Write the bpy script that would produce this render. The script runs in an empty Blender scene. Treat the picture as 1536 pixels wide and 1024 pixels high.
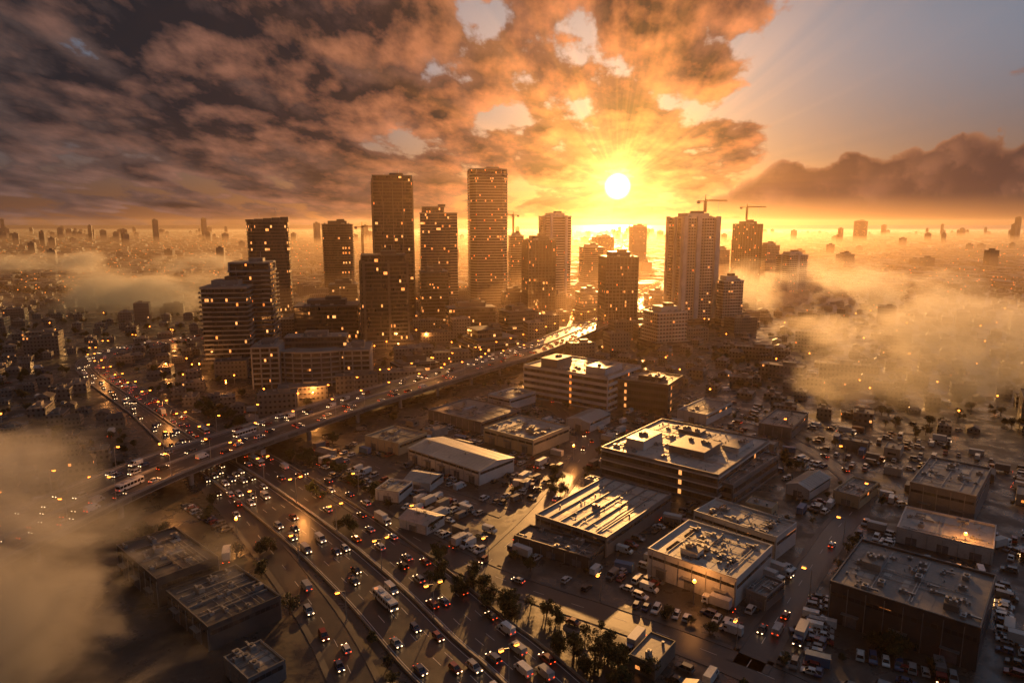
import bpy, math, random
from mathutils import Vector
random.seed(7)
R=random.Random(11)
sc=bpy.context.scene
sc.view_settings.view_transform='Standard'
sc.view_settings.look='None'
sc.view_settings.exposure=0
COL=sc.collection
H=110.0; F=1024.0; PITCH=math.atan(177/1024.0)
CP,SP=math.cos(PITCH),math.sin(PITCH)
# survey helper: sight-line tangents -> real map position (x,y) on the level z
def G(u,v,z=0.0):
    a=(u-768)/F; b=(512-v)/F
    t=(z-H)/(-SP+b*CP)
    return Vector((a*t,(CP+b*SP)*t))
# ---------------------------------------------------------------- node helpers
class NT:
    def __init__(s,nt): s.nt=nt; s.n=nt.nodes; s.l=nt.links
    def put(s,sock,val):
        if hasattr(val,'is_output'): s.l.new(val,sock)
        elif val is not None:
            if isinstance(val,(tuple,list)) and len(val)==3 and len(getattr(sock,'default_value',[0,0,0]))==4: val=(*val,1)
            sock.default_value=val
    def m(s,op,a,b=None,c=None,clamp=False):
        n=s.n.new('ShaderNodeMath'); n.operation=op; n.use_clamp=clamp
        s.put(n.inputs[0],a)
        if b is not None: s.put(n.inputs[1],b)
        if c is not None: s.put(n.inputs[2],c)
        return n.outputs[0]
    def vm(s,op,a,b=None,out=0):
        n=s.n.new('ShaderNodeVectorMath'); n.operation=op
        s.put(n.inputs[0],a)
        if b is not None:
            if op=='SCALE': s.put(n.inputs[3],b)
            else: s.put(n.inputs[1],b)
        return n.outputs[out]
    def mr(s,v,a,b,c=0.0,d=1.0,smooth=True):
        n=s.n.new('ShaderNodeMapRange'); n.interpolation_type='SMOOTHSTEP' if smooth else 'LINEAR'
        s.put(n.inputs[0],v); s.put(n.inputs[1],a); s.put(n.inputs[2],b); s.put(n.inputs[3],c); s.put(n.inputs[4],d)
        return n.outputs[0]
    def mix(s,f,a,b,mode='MIX'):
        n=s.n.new('ShaderNodeMix'); n.data_type='RGBA'; n.blend_type=mode; n.clamp_factor=True
        s.put(n.inputs[0],f); s.put(n.inputs[6],a); s.put(n.inputs[7],b); return n.outputs[2]
    def noise(s,vec,scale,detail=4,rough=.55,dist=0.0,dim='3D'):
        n=s.n.new('ShaderNodeTexNoise'); n.noise_dimensions=dim
        s.put(n.inputs['Vector'],vec); n.inputs['Scale'].default_value=scale; n.inputs['Detail'].default_value=detail
        n.inputs['Roughness'].default_value=rough; n.inputs['Distortion'].default_value=dist
        return n.outputs['Fac']
    def sep(s,v):
        n=s.n.new('ShaderNodeSeparateXYZ'); s.put(n.inputs[0],v); return n.outputs
    def comb(s,x,y,z=0.0):
        n=s.n.new('ShaderNodeCombineXYZ'); s.put(n.inputs[0],x); s.put(n.inputs[1],y); s.put(n.inputs[2],z); return n.outputs[0]
    def tc(s,w='Object'): return s.n.new('ShaderNodeTexCoord').outputs[w]
    def scol(s,col,f):
        return s.vm('SCALE',col,f)
def newmat(name):
    m=bpy.data.materials.new(name); m.use_nodes=True
    n=NT(m.node_tree); b=m.node_tree.nodes['Principled BSDF']
    try: m.cycles.emission_sampling='NONE'
    except Exception: pass
    return m,n,b
def surf(name,c1,c2,scale=.3,rough=(.5,.75),bump=0.0,fine=3.0,objvar=0.0,metal=0.0,stain=.35,spec=.5,coord='Object'):
    m,n,b=newmat(name)
    co=n.tc(coord) if coord!='World' else n.n.new('ShaderNodeNewGeometry').outputs['Position']
    a=n.noise(co,scale,6,.62); f=n.noise(co,fine,5,.6)
    mixf=n.mr(n.m('ADD',n.m('MULTIPLY',a,.65),n.m('MULTIPLY',f,.35)),.36,.64)
    c=n.mix(mixf,c1,c2)
    st=n.mr(n.noise(co,scale*2.7,4,.7,.6),.55,.75,0,stain)
    c=n.mix(st,c,tuple(x*.35 for x in c1))
    if objvar>0:
        oi=n.n.new('ShaderNodeObjectInfo').outputs['Random']
        c=n.mix(1.0,c,n.comb(n.mr(oi,0,1,1-objvar,1+objvar*.4,False),n.mr(oi,0,1,1-objvar,1+objvar*.2,False),n.mr(oi,0,1,1-objvar,1,False)),'MULTIPLY')
    n.put(b.inputs['Base Color'],c)
    n.put(b.inputs['Roughness'],n.mr(n.m('ADD',n.m('MULTIPLY',a,.5),n.m('MULTIPLY',f,.5)),.35,.65,rough[0],rough[1]))
    b.inputs['Metallic'].default_value=metal
    b.inputs['Specular IOR Level'].default_value=spec
    if bump>0:
        bp=n.n.new('ShaderNodeBump'); bp.inputs['Strength'].default_value=bump; bp.inputs['Distance'].default_value=.2
        n.put(bp.inputs['Height'],f); n.put(b.inputs['Normal'],bp.outputs[0])
    return m
def emit(name,col,st):
    m,n,b=newmat(name)
    b.inputs['Base Color'].default_value=(*col,1)
    b.inputs['Emission Color'].default_value=(*col,1); b.inputs['Emission Strength'].default_value=st
    return m
def facade(name,glass,frame,w=1.6,fh=3.6,lit=.05,fw=.09,sp=.22,rough=.1,est=2.0,frough=.5,tilt=.035):
    m,n,b=newmat(name)
    uv=n.tc('UV'); s=n.sep(uv)
    oi=n.n.new('ShaderNodeObjectInfo').outputs['Random']
    a=n.m('DIVIDE',s[0],w); v=n.m('DIVIDE',s[1],fh)
    fa=n.m('FRACT',a); fb=n.m('FRACT',v)
    isf=n.m('MAXIMUM',n.m('LESS_THAN',fa,fw),n.m('LESS_THAN',fb,sp))
    wn=n.n.new('ShaderNodeTexWhiteNoise'); wn.noise_dimensions='3D'
    n.put(wn.inputs['Vector'],n.comb(n.m('FLOOR',a),n.m('FLOOR',v),n.m('MULTIPLY',oi,97)))
    r=wn.outputs['Value']; rc=wn.outputs['Color']
    wn2=n.n.new('ShaderNodeTexWhiteNoise'); wn2.noise_dimensions='3D'
    n.put(wn2.inputs['Vector'],n.comb(n.m('FLOOR',n.m('DIVIDE',a,4)),n.m('FLOOR',v),n.m('MULTIPLY',oi,37)))
    thr=n.mr(wn2.outputs['Value'],.9,1.0,1-lit*.25,1-lit*6,False)
    lm=n.m('MULTIPLY',n.m('GREATER_THAN',r,thr),n.m('SUBTRACT',1,isf))
    rs=n.sep(rc)
    g=n.mix(rs[1],glass,tuple(x*1.9+.004 for x in glass))
    blind=n.m('GREATER_THAN',rs[0],.84)
    g=n.mix(n.m('MULTIPLY',blind,.5),g,(.12,.105,.09))
    fr=n.mix(n.noise(n.tc('Object'),.12,4),frame,tuple(x*.6 for x in frame))
    n.put(b.inputs['Base Color'],n.mix(isf,g,fr))
    n.put(b.inputs['Roughness'],n.mr(isf,0,1,rough,frough,False))
    n.put(b.inputs['Emission Color'],n.mix(rs[2],(1,.24,.035),(1,.42,.12)))
    n.put(b.inputs['Emission Strength'],n.m('MULTIPLY',lm,n.m('MULTIPLY',n.m('ADD',n.m('MULTIPLY',rs[0],rs[0]),.12),est)))
    nn=n.vm('ADD',n.n.new('ShaderNodeNewGeometry').outputs['Normal'],n.scol(n.vm('SUBTRACT',rc,(.5,.5,.5)),n.m('MULTIPLY',n.m('SUBTRACT',1,isf),tilt)))
    n.put(b.inputs['Normal'],n.vm('NORMALIZE',nn))
    return m
# ---------------------------------------------------------------- materials
M={}
M['asphalt']=surf('asphalt',(.026,.026,.027),(.055,.053,.052),.12,(.3,.46),.12,2.5,coord='World')
M['paint']=surf('road_paint',(.5,.48,.45),(.7,.67,.63),.5,(.4,.6))
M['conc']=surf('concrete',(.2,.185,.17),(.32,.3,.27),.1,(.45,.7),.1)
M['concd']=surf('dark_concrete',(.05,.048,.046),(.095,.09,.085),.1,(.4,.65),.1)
M['white']=surf('white_cladding',(.46,.44,.42),(.64,.61,.58),.08,(.35,.55),0,2)
M['cream']=surf('cream_render',(.4,.32,.2),(.52,.43,.29),.1,(.45,.65))
M['dark']=surf('dark_cladding',(.03,.032,.038),(.06,.062,.07),.15,(.3,.5))
M['grey']=surf('grey_cladding',(.12,.12,.125),(.2,.195,.19),.12,(.35,.5))
M['roof']=surf('bitumen_roof',(.14,.13,.118),(.29,.265,.235),.09,(.38,.58),.15,1.1,stain=.75)
M['roofl']=surf('pale_roof',(.34,.32,.29),(.52,.49,.44),.07,(.42,.58),.1,1.0,stain=.6)
M['roofd']=surf('dark_roof',(.06,.06,.062),(.125,.12,.11),.08,(.34,.54),.15,1.0,stain=.7)
M['metal']=surf('galvanised_metal',(.3,.3,.3),(.45,.45,.45),.6,(.35,.55),metal=.7)
M['steel_y']=surf('crane_paint',(.4,.16,.03),(.5,.22,.05),1,(.4,.6))
M['wall']=surf('house_wall',(.22,.2,.18),(.4,.37,.33),.15,(.5,.75),objvar=.6)
M['hroof']=surf('house_roof',(.12,.09,.07),(.3,.26,.23),.2,(.36,.58),objvar=.65,stain=.5)
M['rust']=surf('container_rust',(.2,.07,.04),(.28,.12,.07),.6,(.5,.7))
M['blue']=surf('blue_tarpaulin',(.04,.12,.25),(.06,.18,.34),.6,(.4,.6))
M['bark']=surf('bark',(.06,.04,.03),(.1,.07,.05),2,(.7,.9))
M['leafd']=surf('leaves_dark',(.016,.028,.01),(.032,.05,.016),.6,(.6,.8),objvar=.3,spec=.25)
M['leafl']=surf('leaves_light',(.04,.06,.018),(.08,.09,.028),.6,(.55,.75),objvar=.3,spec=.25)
M['gA']=facade('curtain_wall_dark',(.01,.012,.016),(.026,.026,.03),1.5,3.6,.06)
M['gB']=facade('curtain_wall_blue',(.014,.022,.034),(.06,.06,.064),1.8,3.6,.06,rough=.08)
M['gC']=facade('curtain_wall_bronze',(.022,.016,.011),(.08,.058,.042),1.4,3.5,.05,sp=.3)
M['apt']=facade('apartment_windows',(.02,.02,.024),(.42,.34,.28),3.2,3.2,.05,fw=.45,sp=.4,rough=.15)
M['off']=facade('office_band_windows',(.012,.013,.016),(.12,.11,.1),2.2,3.8,.09,fw=.08,sp=.45,rough=.12)
M['hwin']=facade('small_building_windows',(.02,.02,.022),(.19,.17,.15),2.6,3.1,.02,fw=.55,sp=.55,rough=.2,est=1.6)
M['win']=facade('window_glass',(.015,.016,.018),(.08,.08,.08),1.5,50,.04,fw=.07,sp=0.0,rough=.12,est=1.4)
M['door']=surf('roller_door',(.12,.12,.13),(.2,.2,.21),.6,(.4,.6))
M['lamp']=emit('lamp_glow',(1,.23,.022),11)
M['head']=emit('headlight',(1,.6,.28),8)
M['tail']=emit('taillight',(1,.07,.012),3.2)
M['farlamp']=emit('far_lamp_glow',(1,.22,.022),6)
M['tyre']=surf('tyre',(.015,.015,.015),(.03,.03,.03),3)
m,n,b=newmat('car_glass'); b.inputs['Base Color'].default_value=(.01,.012,.015,1); b.inputs['Roughness'].default_value=.06; M['cg']=m
paints=[('white',(.7,.7,.68)),('white',(.6,.6,.6)),('silver',(.35,.36,.37)),('grey',(.12,.125,.13)),('black',(.015,.015,.018)),('red',(.25,.02,.015)),('blue',(.03,.06,.16)),('taxi_yellow',(.7,.3,.02))]
for i,(nm,c) in enumerate(paints):
    m,n,b=newmat('car_paint_%s'%nm); b.inputs['Roughness'].default_value=.3; b.inputs['Coat Weight'].default_value=.6
    dn=n.noise(n.tc('Object'),1.3,4); n.put(b.inputs['Base Color'],n.mix(n.mr(dn,.4,.7,0,.25),c,(.12,.1,.08)))
    M['p%d'%i]=m
# ---------------------------------------------------------------- mesh builder
class MB:
    def __init__(s): s.v=[]; s.f=[]; s.m=[]; s.mats=[]
    def mi(s,k):
        if k not in s.mats: s.mats.append(k)
        return s.mats.index(k)
    def face(s,pts,k):
        i=len(s.v); s.v.extend([tuple(p) for p in pts]); s.f.append(tuple(range(i,i+len(pts)))); s.m.append(s.mi(k))
    def prism(s,pts,z0,z1,k,kt=None,top=None):
        n=len(pts); i=len(s.v)
        tp=top or pts
        s.v.extend([(p[0],p[1],z0) for p in pts]); s.v.extend([(p[0],p[1],z1) for p in tp])
        mi=s.mi(k); mt=s.mi(kt or k)
        for j in range(n):
            q=(j+1)%n; s.f.append((i+j,i+q,i+n+q,i+n+j)); s.m.append(mi)
        s.f.append(tuple(i+n+j for j in range(n))); s.m.append(mt)
        s.f.append(tuple(i+n-1-j for j in range(n))); s.m.append(mi)
    def box(s,cx,cy,z0,sx,sy,sz,k,kt=None,rot=0,taper=1.0):
        c,sn=math.cos(rot),math.sin(rot)
        P=[(-sx/2,-sy/2),(sx/2,-sy/2),(sx/2,sy/2),(-sx/2,sy/2)]
        A=[(cx+x*c-y*sn,cy+x*sn+y*c) for x,y in P]
        B=[(cx+(x*c-y*sn)*taper,cy+(x*sn+y*c)*taper) for x,y in P]
        s.prism(A,z0,z0+sz,k,kt,B)
    def cyl(s,cx,cy,z0,z1,r,k,n=10,r2=None):
        r2=r if r2 is None else r2
        A=[(cx+r*math.cos(2*math.pi*j/n),cy+r*math.sin(2*math.pi*j/n)) for j in range(n)]
        B=[(cx+r2*math.cos(2*math.pi*j/n),cy+r2*math.sin(2*math.pi*j/n)) for j in range(n)]
        s.prism(A,z0,z1,k,None,B)
    def wheel(s,cx,cy,cz,r,w,k,n=10):
        i=len(s.v)
        for y in (cy-w/2,cy+w/2):
            for j in range(n):
                a=2*math.pi*j/n; s.v.append((cx+r*math.cos(a),y,cz+r*math.sin(a)))
        mi=s.mi(k)
        for j in range(n):
            q=(j+1)%n; s.f.append((i+q,i+j,i+n+j,i+n+q)); s.m.append(mi)
        s.f.append(tuple(i+j for j in range(n))); s.m.append(mi)
        s.f.append(tuple(i+2*n-1-j for j in range(n))); s.m.append(mi)
    def beam(s,p,q,w,k,w2=None):
        p=Vector(p);q=Vector(q);d=(q-p).normalized()
        up=Vector((0,0,1)) if abs(d.z)<.9 else Vector((1,0,0))
        a=d.cross(up).normalized(); b2=d.cross(a)
        w2=w if w2 is None else w2
        i=len(s.v)
        for c,ww in ((p,w),(q,w2)):
            for sa,sb in ((-1,-1),(1,-1),(1,1),(-1,1)): s.v.append(tuple(c+a*sa*ww/2+b2*sb*ww/2))
        mi=s.mi(k)
        for f in ((0,1,5,4),(1,2,6,5),(2,3,7,6),(3,0,4,7),(3,2,1,0),(4,5,6,7)):
            s.f.append(tuple(i+x for x in f)); s.m.append(mi)
    def mesh(s,name):
        me=bpy.data.meshes.new(name); me.from_pydata(s.v,[],s.f)
        for k in s.mats: me.materials.append(M[k])
        me.polygons.foreach_set('material_index',s.m)
        uvl=me.uv_layers.new(name='UVMap'); uv=[0.0]*(2*len(me.loops))
        V=s.v; me.update()
        for p in me.polygons:
            nx,ny,nz=p.normal
            if abs(nz)<.6:
                l=math.hypot(nx,ny) or 1; tx,ty=-ny/l,nx/l
                for li in p.loop_indices:
                    v=V[me.loops[li].vertex_index]; uv[2*li]=v[0]*tx+v[1]*ty+500; uv[2*li+1]=v[2]
            else:
                for li in p.loop_indices:
                    v=V[me.loops[li].vertex_index]; uv[2*li]=v[0]+500; uv[2*li+1]=v[1]+500
        uvl.data.foreach_set('uv',uv)
        return me
    def obj(s,name,loc=(0,0,0),rot=0,parent=None):
        return place(name,s.mesh(name),loc,rot,parent)
def place(name,me,loc,rot=0,parent=None,scale=None):
    o=bpy.data.objects.new(name,me); o.location=(loc[0],loc[1],loc[2] if len(loc)>2 else 0); o.rotation_euler=(0,0,rot)
    if scale: o.scale=(scale,)*3 if not isinstance(scale,tuple) else scale
    COL.objects.link(o)
    if parent: o.parent=parent
    return o
# ---------------------------------------------------------------- occupancy
FOOT=[]
def occupy(cx,cy,w,d,rot): FOOT.append((cx,cy,w/2,d/2,math.cos(rot),math.sin(rot)))
ROADPTS=[]
def free(x,y,r=3.0,roads=True):
    for cx,cy,hw,hd,c,s_ in FOOT:
        dx,dy=x-cx,y-cy
        if abs(dx*c+dy*s_)<hw+r and abs(-dx*s_+dy*c)<hd+r: return False
    if roads:
        for px,py,hw in ROADPTS:
            if (x-px)**2+(y-py)**2<(hw+r)**2: return False
    return True
def inpoly(x,y,P):
    c=False; j=len(P)-1
    for i in range(len(P)):
        if (P[i][1]>y)!=(P[j][1]>y) and x<(P[j][0]-P[i][0])*(y-P[i][1])/(P[j][1]-P[i][1])+P[i][0]: c=not c
        j=i
    return c
# ---------------------------------------------------------------- roads
def spline(pts,step=6.0):
    out=[]
    P=[pts[0]+(pts[0]-pts[1])]+pts+[pts[-1]+(pts[-1]-pts[-2])]
    for i in range(1,len(P)-2):
        p0,p1,p2,p3=P[i-1],P[i],P[i+1],P[i+2]
        n=max(2,int((p2-p1).length/step))
        for k in range(n):
            t=k/n
            out.append(.5*((2*p1)+(p2-p0)*t+(2*p0-5*p1+4*p2-p3)*t*t+(3*p1-p0-3*p2+p3)*t**3))
    out.append(pts[-1]); return out
def frames(path):
    fr=[]
    for i,p in enumerate(path):
        a=path[max(0,i-1)]; b=path[min(len(path)-1,i+1)]
        d=(b-a).normalized(); fr.append((p,d,Vector((d.y,-d.x))))
    return fr
def ribbon(mb,fr,o1,o2,z,k,z0=None,dash=None):
    fn=(lambda o,i:o(i) if callable(o) else o)
    for i in range(len(fr)-1):
        if dash and i%dash[1]>=dash[0]: continue
        (p,d,r),(q,e,s_)=fr[i],fr[i+1]
        if dash: q=p+(q-p)*.6; s_=r
        a1,b1,a2,b2=p+r*fn(o1,i),p+r*fn(o2,i),q+s_*fn(o1,i+1),q+s_*fn(o2,i+1)
        mb.face([(a1.x,a1.y,z),(b1.x,b1.y,z),(b2.x,b2.y,z),(a2.x,a2.y,z)],k)
        if z0 is not None:
            mb.face([(a1.x,a1.y,z0),(a1.x,a1.y,z),(a2.x,a2.y,z),(a2.x,a2.y,z0)],k)
            mb.face([(b1.x,b1.y,z),(b1.x,b1.y,z0),(b2.x,b2.y,z0),(b2.x,b2.y,z)],k)
            if z0>1: mb.face([(a1.x,a1.y,z0),(a2.x,a2.y,z0),(b2.x,b2.y,z0),(b1.x,b1.y,z0)],k)
# ground sheet
gm,n,b=newmat('ground_mix')
pos=n.n.new('ShaderNodeNewGeometry').outputs['Position']
vo=n.n.new('ShaderNodeTexVoronoi'); vo.feature='F1'; n.put(vo.inputs['Vector'],pos); vo.inputs['Scale'].default_value=.03
vs=n.sep(vo.outputs['Color'])
c=n.mix(vs[0],(.034,.032,.03),(.085,.073,.06))
gr=n.mr(n.noise(pos,.012,5,.6),.5,.6); c=n.mix(n.m('MULTIPLY',gr,.8),c,(.026,.03,.015))
c=n.mix(n.mr(n.noise(pos,.6,6,.7),.45,.7,0,.5),c,(.022,.02,.019))
n.put(b.inputs['Base Color'],c)
n.put(b.inputs['Roughness'],n.mr(n.noise(pos,.09,6,.65),.4,.6,.24,.62))
bp=n.n.new('ShaderNodeBump'); bp.inputs['Strength'].default_value=.25; bp.inputs['Distance'].default_value=.14
n.put(bp.inputs['Height'],n.noise(pos,1.5,6,.7)); n.put(b.inputs['Normal'],bp.outputs[0])
M['lot']=gm
mb=MB(); S=45000
mb.face([(-S,-2000,0),(S,-2000,0),(S,S,0),(-S,S,0)],'lot')
mb.obj('ground')

# main ground highway
hw=[G(905,1180),G(745,1015),G(682,960),G(600,880),G(505,800),G(425,742),G(372,706),G(330,682),G(285,656),G(235,622),G(188,590),G(152,565),G(138,546),G(160,530),G(215,518),G(310,505),G(420,492)]
hpath=spline(hw,6); hfr=frames(hpath)
def hwid(i):
    y=hpath[min(i,len(hpath)-1)].y
    return 16.5 if y<300 else max(11.0,16.5-(y-300)*.06)
for i,p in enumerate(hpath): ROADPTS.append((p.x,p.y,hwid(i)+1))
mb=MB()
ribbon(mb,hfr,lambda i:-hwid(i),hwid,.03,'asphalt')
for sgn in (-1,1):
    ribbon(mb,hfr,(lambda i,s=sgn:s*(hwid(i)-.9)-.1),(lambda i,s=sgn:s*(hwid(i)-.9)+.1),.05,'paint')
    ribbon(mb,hfr,sgn*1.3-.1,sgn*1.3+.1,.05,'paint')
    for k in (1,2,3):
        ribbon(mb,hfr,(lambda i,s=sgn,k=k:s*(1.3+(hwid(i)-2.2)*k/4)-.09),(lambda i,s=sgn,k=k:s*(1.3+(hwid(i)-2.2)*k/4)+.09),.05,'paint',dash=(1,2))
    ribbon(mb,hfr,(lambda i,s=sgn:s*(hwid(i)+.2)-.15),(lambda i,s=sgn:s*(hwid(i)+.2)+.15),.8,'conc',0.0)
ribbon(mb,hfr,-.3,.3,.9,'conc',0.0)
mb.obj('highway')
def simple_road(name,pts,hw_,step=6,kerb=True):
    path=spline(pts,step); fr=frames(path); mb=MB()
    for p in path: ROADPTS.append((p.x,p.y,hw_+1))
    ribbon(mb,fr,-hw_,hw_,.025,'asphalt')
    ribbon(mb,fr,-.08,.08,.045,'paint',dash=(1,2))
    if kerb:
        ribbon(mb,fr,-hw_-1.6,-hw_,.14,'concd',0.0); ribbon(mb,fr,hw_,hw_+1.6,.14,'concd',0.0)
    mb.obj(name); return path,fr
rpath,rfr=simple_road('slip_road',[G(318,722),G(370,782),G(432,858),G(490,940),G(540,1040),G(590,1180)],4.5)
spath,sfr=simple_road('service_road',[G(455,704),G(520,745),G(620,805),G(715,852),G(800,886),G(920,925),G(1050,972),G(1180,1026),G(1330,1100)],4.5)
tpath,tfr=simple_road('side_street',[G(1120,1000),G(1190,890),G(1250,800),G(1290,740),G(1240,690),G(1160,650),G(1090,632)],3.6)
upath,ufr=simple_road('side_street',[G(730,846),G(812,765),G(862,700),G(880,655),G(820,600)],3.6)
vpath,vfr=simple_road('side_street',[G(540,690),G(640,730),G(760,770)],3.2)
# elevated highway
DZ=9.0
ow=[G(-160,880,DZ),G(20,798,DZ),G(150,738,DZ),G(262,692,DZ),G(400,645,DZ),G(560,594,DZ),G(700,553,DZ),G(800,523,DZ),G(872,494,DZ),G(930,470,DZ),G(975,448,DZ),G(1005,425,DZ),G(1010,405,DZ)]
opath=spline(ow,7); ofr=frames(opath); OW=15.0
for p in opath: ROADPTS.append((p.x,p.y,OW+1.5))
mb=MB()
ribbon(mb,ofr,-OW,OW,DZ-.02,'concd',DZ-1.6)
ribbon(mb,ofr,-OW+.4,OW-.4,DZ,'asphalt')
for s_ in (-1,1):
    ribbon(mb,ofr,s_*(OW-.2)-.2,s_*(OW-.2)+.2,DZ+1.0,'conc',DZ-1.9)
    ribbon(mb,ofr,s_*(OW-1.6)-.12,s_*(OW-1.6)+.12,DZ+.02,'paint'); ribbon(mb,ofr,s_*1.0-.12,s_*1.0+.12,DZ+.02,'paint')
    for k in (1,2): ribbon(mb,ofr,s_*(1+k*4.1)-.1,s_*(1+k*4.1)+.1,DZ+.02,'paint',dash=(1,2))
    ribbon(mb,ofr,s_*(OW-.2)-.06,s_*(OW-.2)+.06,DZ+1.5,'metal',DZ+1.35)
ribbon(mb,ofr,-.3,.3,DZ+.9,'conc',DZ)
L=0
for i in range(1,len(opath)):
    L+=(opath[i]-opath[i-1]).length
    if L>32:
        L=0; p,d,r=ofr[i]; an=math.atan2(r.y,r.x)
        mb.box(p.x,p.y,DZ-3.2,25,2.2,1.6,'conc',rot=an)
        for o in (-9,9):
            q=p+r*o; mb.cyl(q.x,q.y,0,DZ-3.2,1.1,'conc',12)
mb.obj('elevated_highway')

# ---------------------------------------------------------------- low-rise buildings
def hvac(mb,x,y,z,s_=1.0,rot=0):
    mb.box(x,y,z,2.4*s_,1.6*s_,1.2*s_,'metal',rot=rot); mb.cyl(x,y,z+1.2*s_,z+1.45*s_,.55*s_,'concd',8)
def side_panels(mb,w,d,z0,z1,k,out=.07,sides='nsew',inset=.6):
    if 's' in sides: mb.box(0,-d/2-out/2,z0,w-2*inset,out,z1-z0,k)
    if 'n' in sides: mb.box(0,d/2+out/2,z0,w-2*inset,out,z1-z0,k)
    if 'e' in sides: mb.box(w/2+out/2,0,z0,out,d-2*inset,z1-z0,k)
    if 'w' in sides: mb.box(-w/2-out/2,0,z0,out,d-2*inset,z1-z0,k)
def rectfit(corner,n1,n2,z):
    c=G(*corner,z); va=G(*n1,z)-c; vb=G(*n2,z)-c
    pa=Vector((-va.y,va.x)).normalized(); s_=1 if pa.dot(vb)>0 else -1
    e2=Vector((vb.y,-vb.x))*s_
    e=(va+e2).normalized(); p=Vector((-e.y,e.x))*s_
    w=va.dot(e); d=vb.dot(p)
    ce=c+e*w/2+p*d/2
    return ce,w,d,math.atan2(e.y,e.x)
def warehouse(name,corner,n1,n2,h,wall='grey',roof='roof',gable=False,floors=1,nh=4,bands=False,skyl=0,blocks=(),doors=True,seed=0,stripe=None):
    r=random.Random(seed*31+5)
    ce,w,d,rot=rectfit(corner,n1,n2,h); occupy(ce.x,ce.y,w,d,rot)
    mb=MB()
    if gable:
        mb.box(0,0,0,w,d,h-.9,wall)
        al=w>=d; ov=.35
        if al:
            A=[(-w/2-ov,-d/2-ov,h-.9),(w/2+ov,-d/2-ov,h-.9),(w/2+ov,0,h+.9),(-w/2-ov,0,h+.9)]; B=[(x,-y,z) for x,y,z in A][::-1]
            mb.face(A,roof); mb.face(B,roof)
            for sx in (-1,1): mb.face([(sx*w/2,-d/2,h-.9),(sx*w/2,d/2,h-.9),(sx*w/2,0,h+.8)][::sx],wall)
            for k in range(1,int(w/2)):
                x=-w/2+k*2
                for sy in(-1,1): mb.beam((x,sy*(d/2+ov),h-.84),(x,0,h+.96),.1,roof)
            for k in range(nh): 
                x=r.uniform(-w*.4,w*.4); mb.cyl(x,d*.12,h+.4,h+1.7,.35,'metal',8)
        else:
            A=[(-w/2-ov,-d/2-ov,h-.9),(0,-d/2-ov,h+.9),(0,d/2+ov,h+.9),(-w/2-ov,d/2+ov,h-.9)]; B=[(-x,y,z) for x,y,z in A][::-1]
            mb.face(A,roof); mb.face(B,roof)
            for sy in (-1,1): mb.face([(-w/2,sy*d/2,h-.9),(w/2,sy*d/2,h-.9),(0,sy*d/2,h+.8)][::-sy],wall)
            for k in range(1,int(d/2)):
                y=-d/2+k*2
                for sx in(-1,1): mb.beam((sx*(w/2+ov),y,h-.84),(0,y,h+.96),.1,roof)
    else:
        mb.box(0,0,0,w,d,h-.6,wall,roof)
        t=.35
        mb.box(0,-d/2+t/2,h-.6,w,t,.75,wall); mb.box(0,d/2-t/2,h-.6,w,t,.75,wall)
        mb.box(-w/2+t/2,0,h-.6,t,d-2*t,.75,wall); mb.box(w/2-t/2,0,h-.6,t,d-2*t,.75,wall)
        mb.box(0,-d/2-.04,h-.1,w+.16,.1,.3,'metal'); mb.box(0,d/2+.04,h-.1,w+.16,.1,.3,'metal')
        zr=h-.6
        for k in range(int(nh*1.8)): 
            x,y=r.uniform(-w*.42,w*.42),r.uniform(-d*.42,d*.42); s0=r.uniform(.5,1.15)
            hvac(mb,x,y,zr,s0,r.choice((0,1.57)))
            if r.random()<.4: mb.box(x+s0*2.2,y,zr+.25,2.4,.5,.45,'metal')
        for k in range(skyl): 
            for j in (-1,1): mb.box(-w/2+w*(k+.5)/skyl,j*d*.22,zr,1.3,d*.26,.3,'win','cg')
        for k in range(r.randint(3,5)):
            x=r.uniform(-w*.4,w*.4); mb.beam((x,-d*.42,zr+.2),(x,d*.42,zr+.2),.18,'metal')
            y=r.uniform(-d*.4,d*.4); mb.beam((-w*.45,y,zr+.22),(w*r.uniform(0,.45),y,zr+.22),.14,'metal')
        for k in range(int(w*d/45)):
            mb.cyl(r.uniform(-w*.45,w*.45),r.uniform(-d*.45,d*.45),zr,zr+r.uniform(.4,1.1),r.uniform(.12,.35),'metal',7)
        for k in range(int(w*d/90)):
            mb.box(r.uniform(-w*.36,w*.36),r.uniform(-d*.36,d*.36),zr,r.uniform(1.5,6),r.uniform(1.5,6),.02+.004*k,r.choice(['roofd','roofl','roof']))
        for k in range(1,int(w/3)): mb.box(-w/2+k*3,0,zr,.12,d-.8,.055+.001*(k%2),roof)
        if stripe:
            for k in range(1,stripe): mb.box(-w/2+w*k/stripe,0,zr,.45,d-.8,.5,'roof')
        for (bx,by,bw,bd,bh,bk) in blocks:
            mb.box(bx*w,by*d,zr,bw*w,bd*d,bh,bk,'roofl'); mb.box(bx*w,by*d,zr+bh,bw*w*1.03,bd*d*1.03,.3,'metal','roof')
            for q in range(3): hvac(mb,bx*w+r.uniform(-.3,.3)*bw*w,by*d+r.uniform(-.3,.3)*bd*d,zr+bh+.3,.8)
    fh=(h-1)/floors
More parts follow.
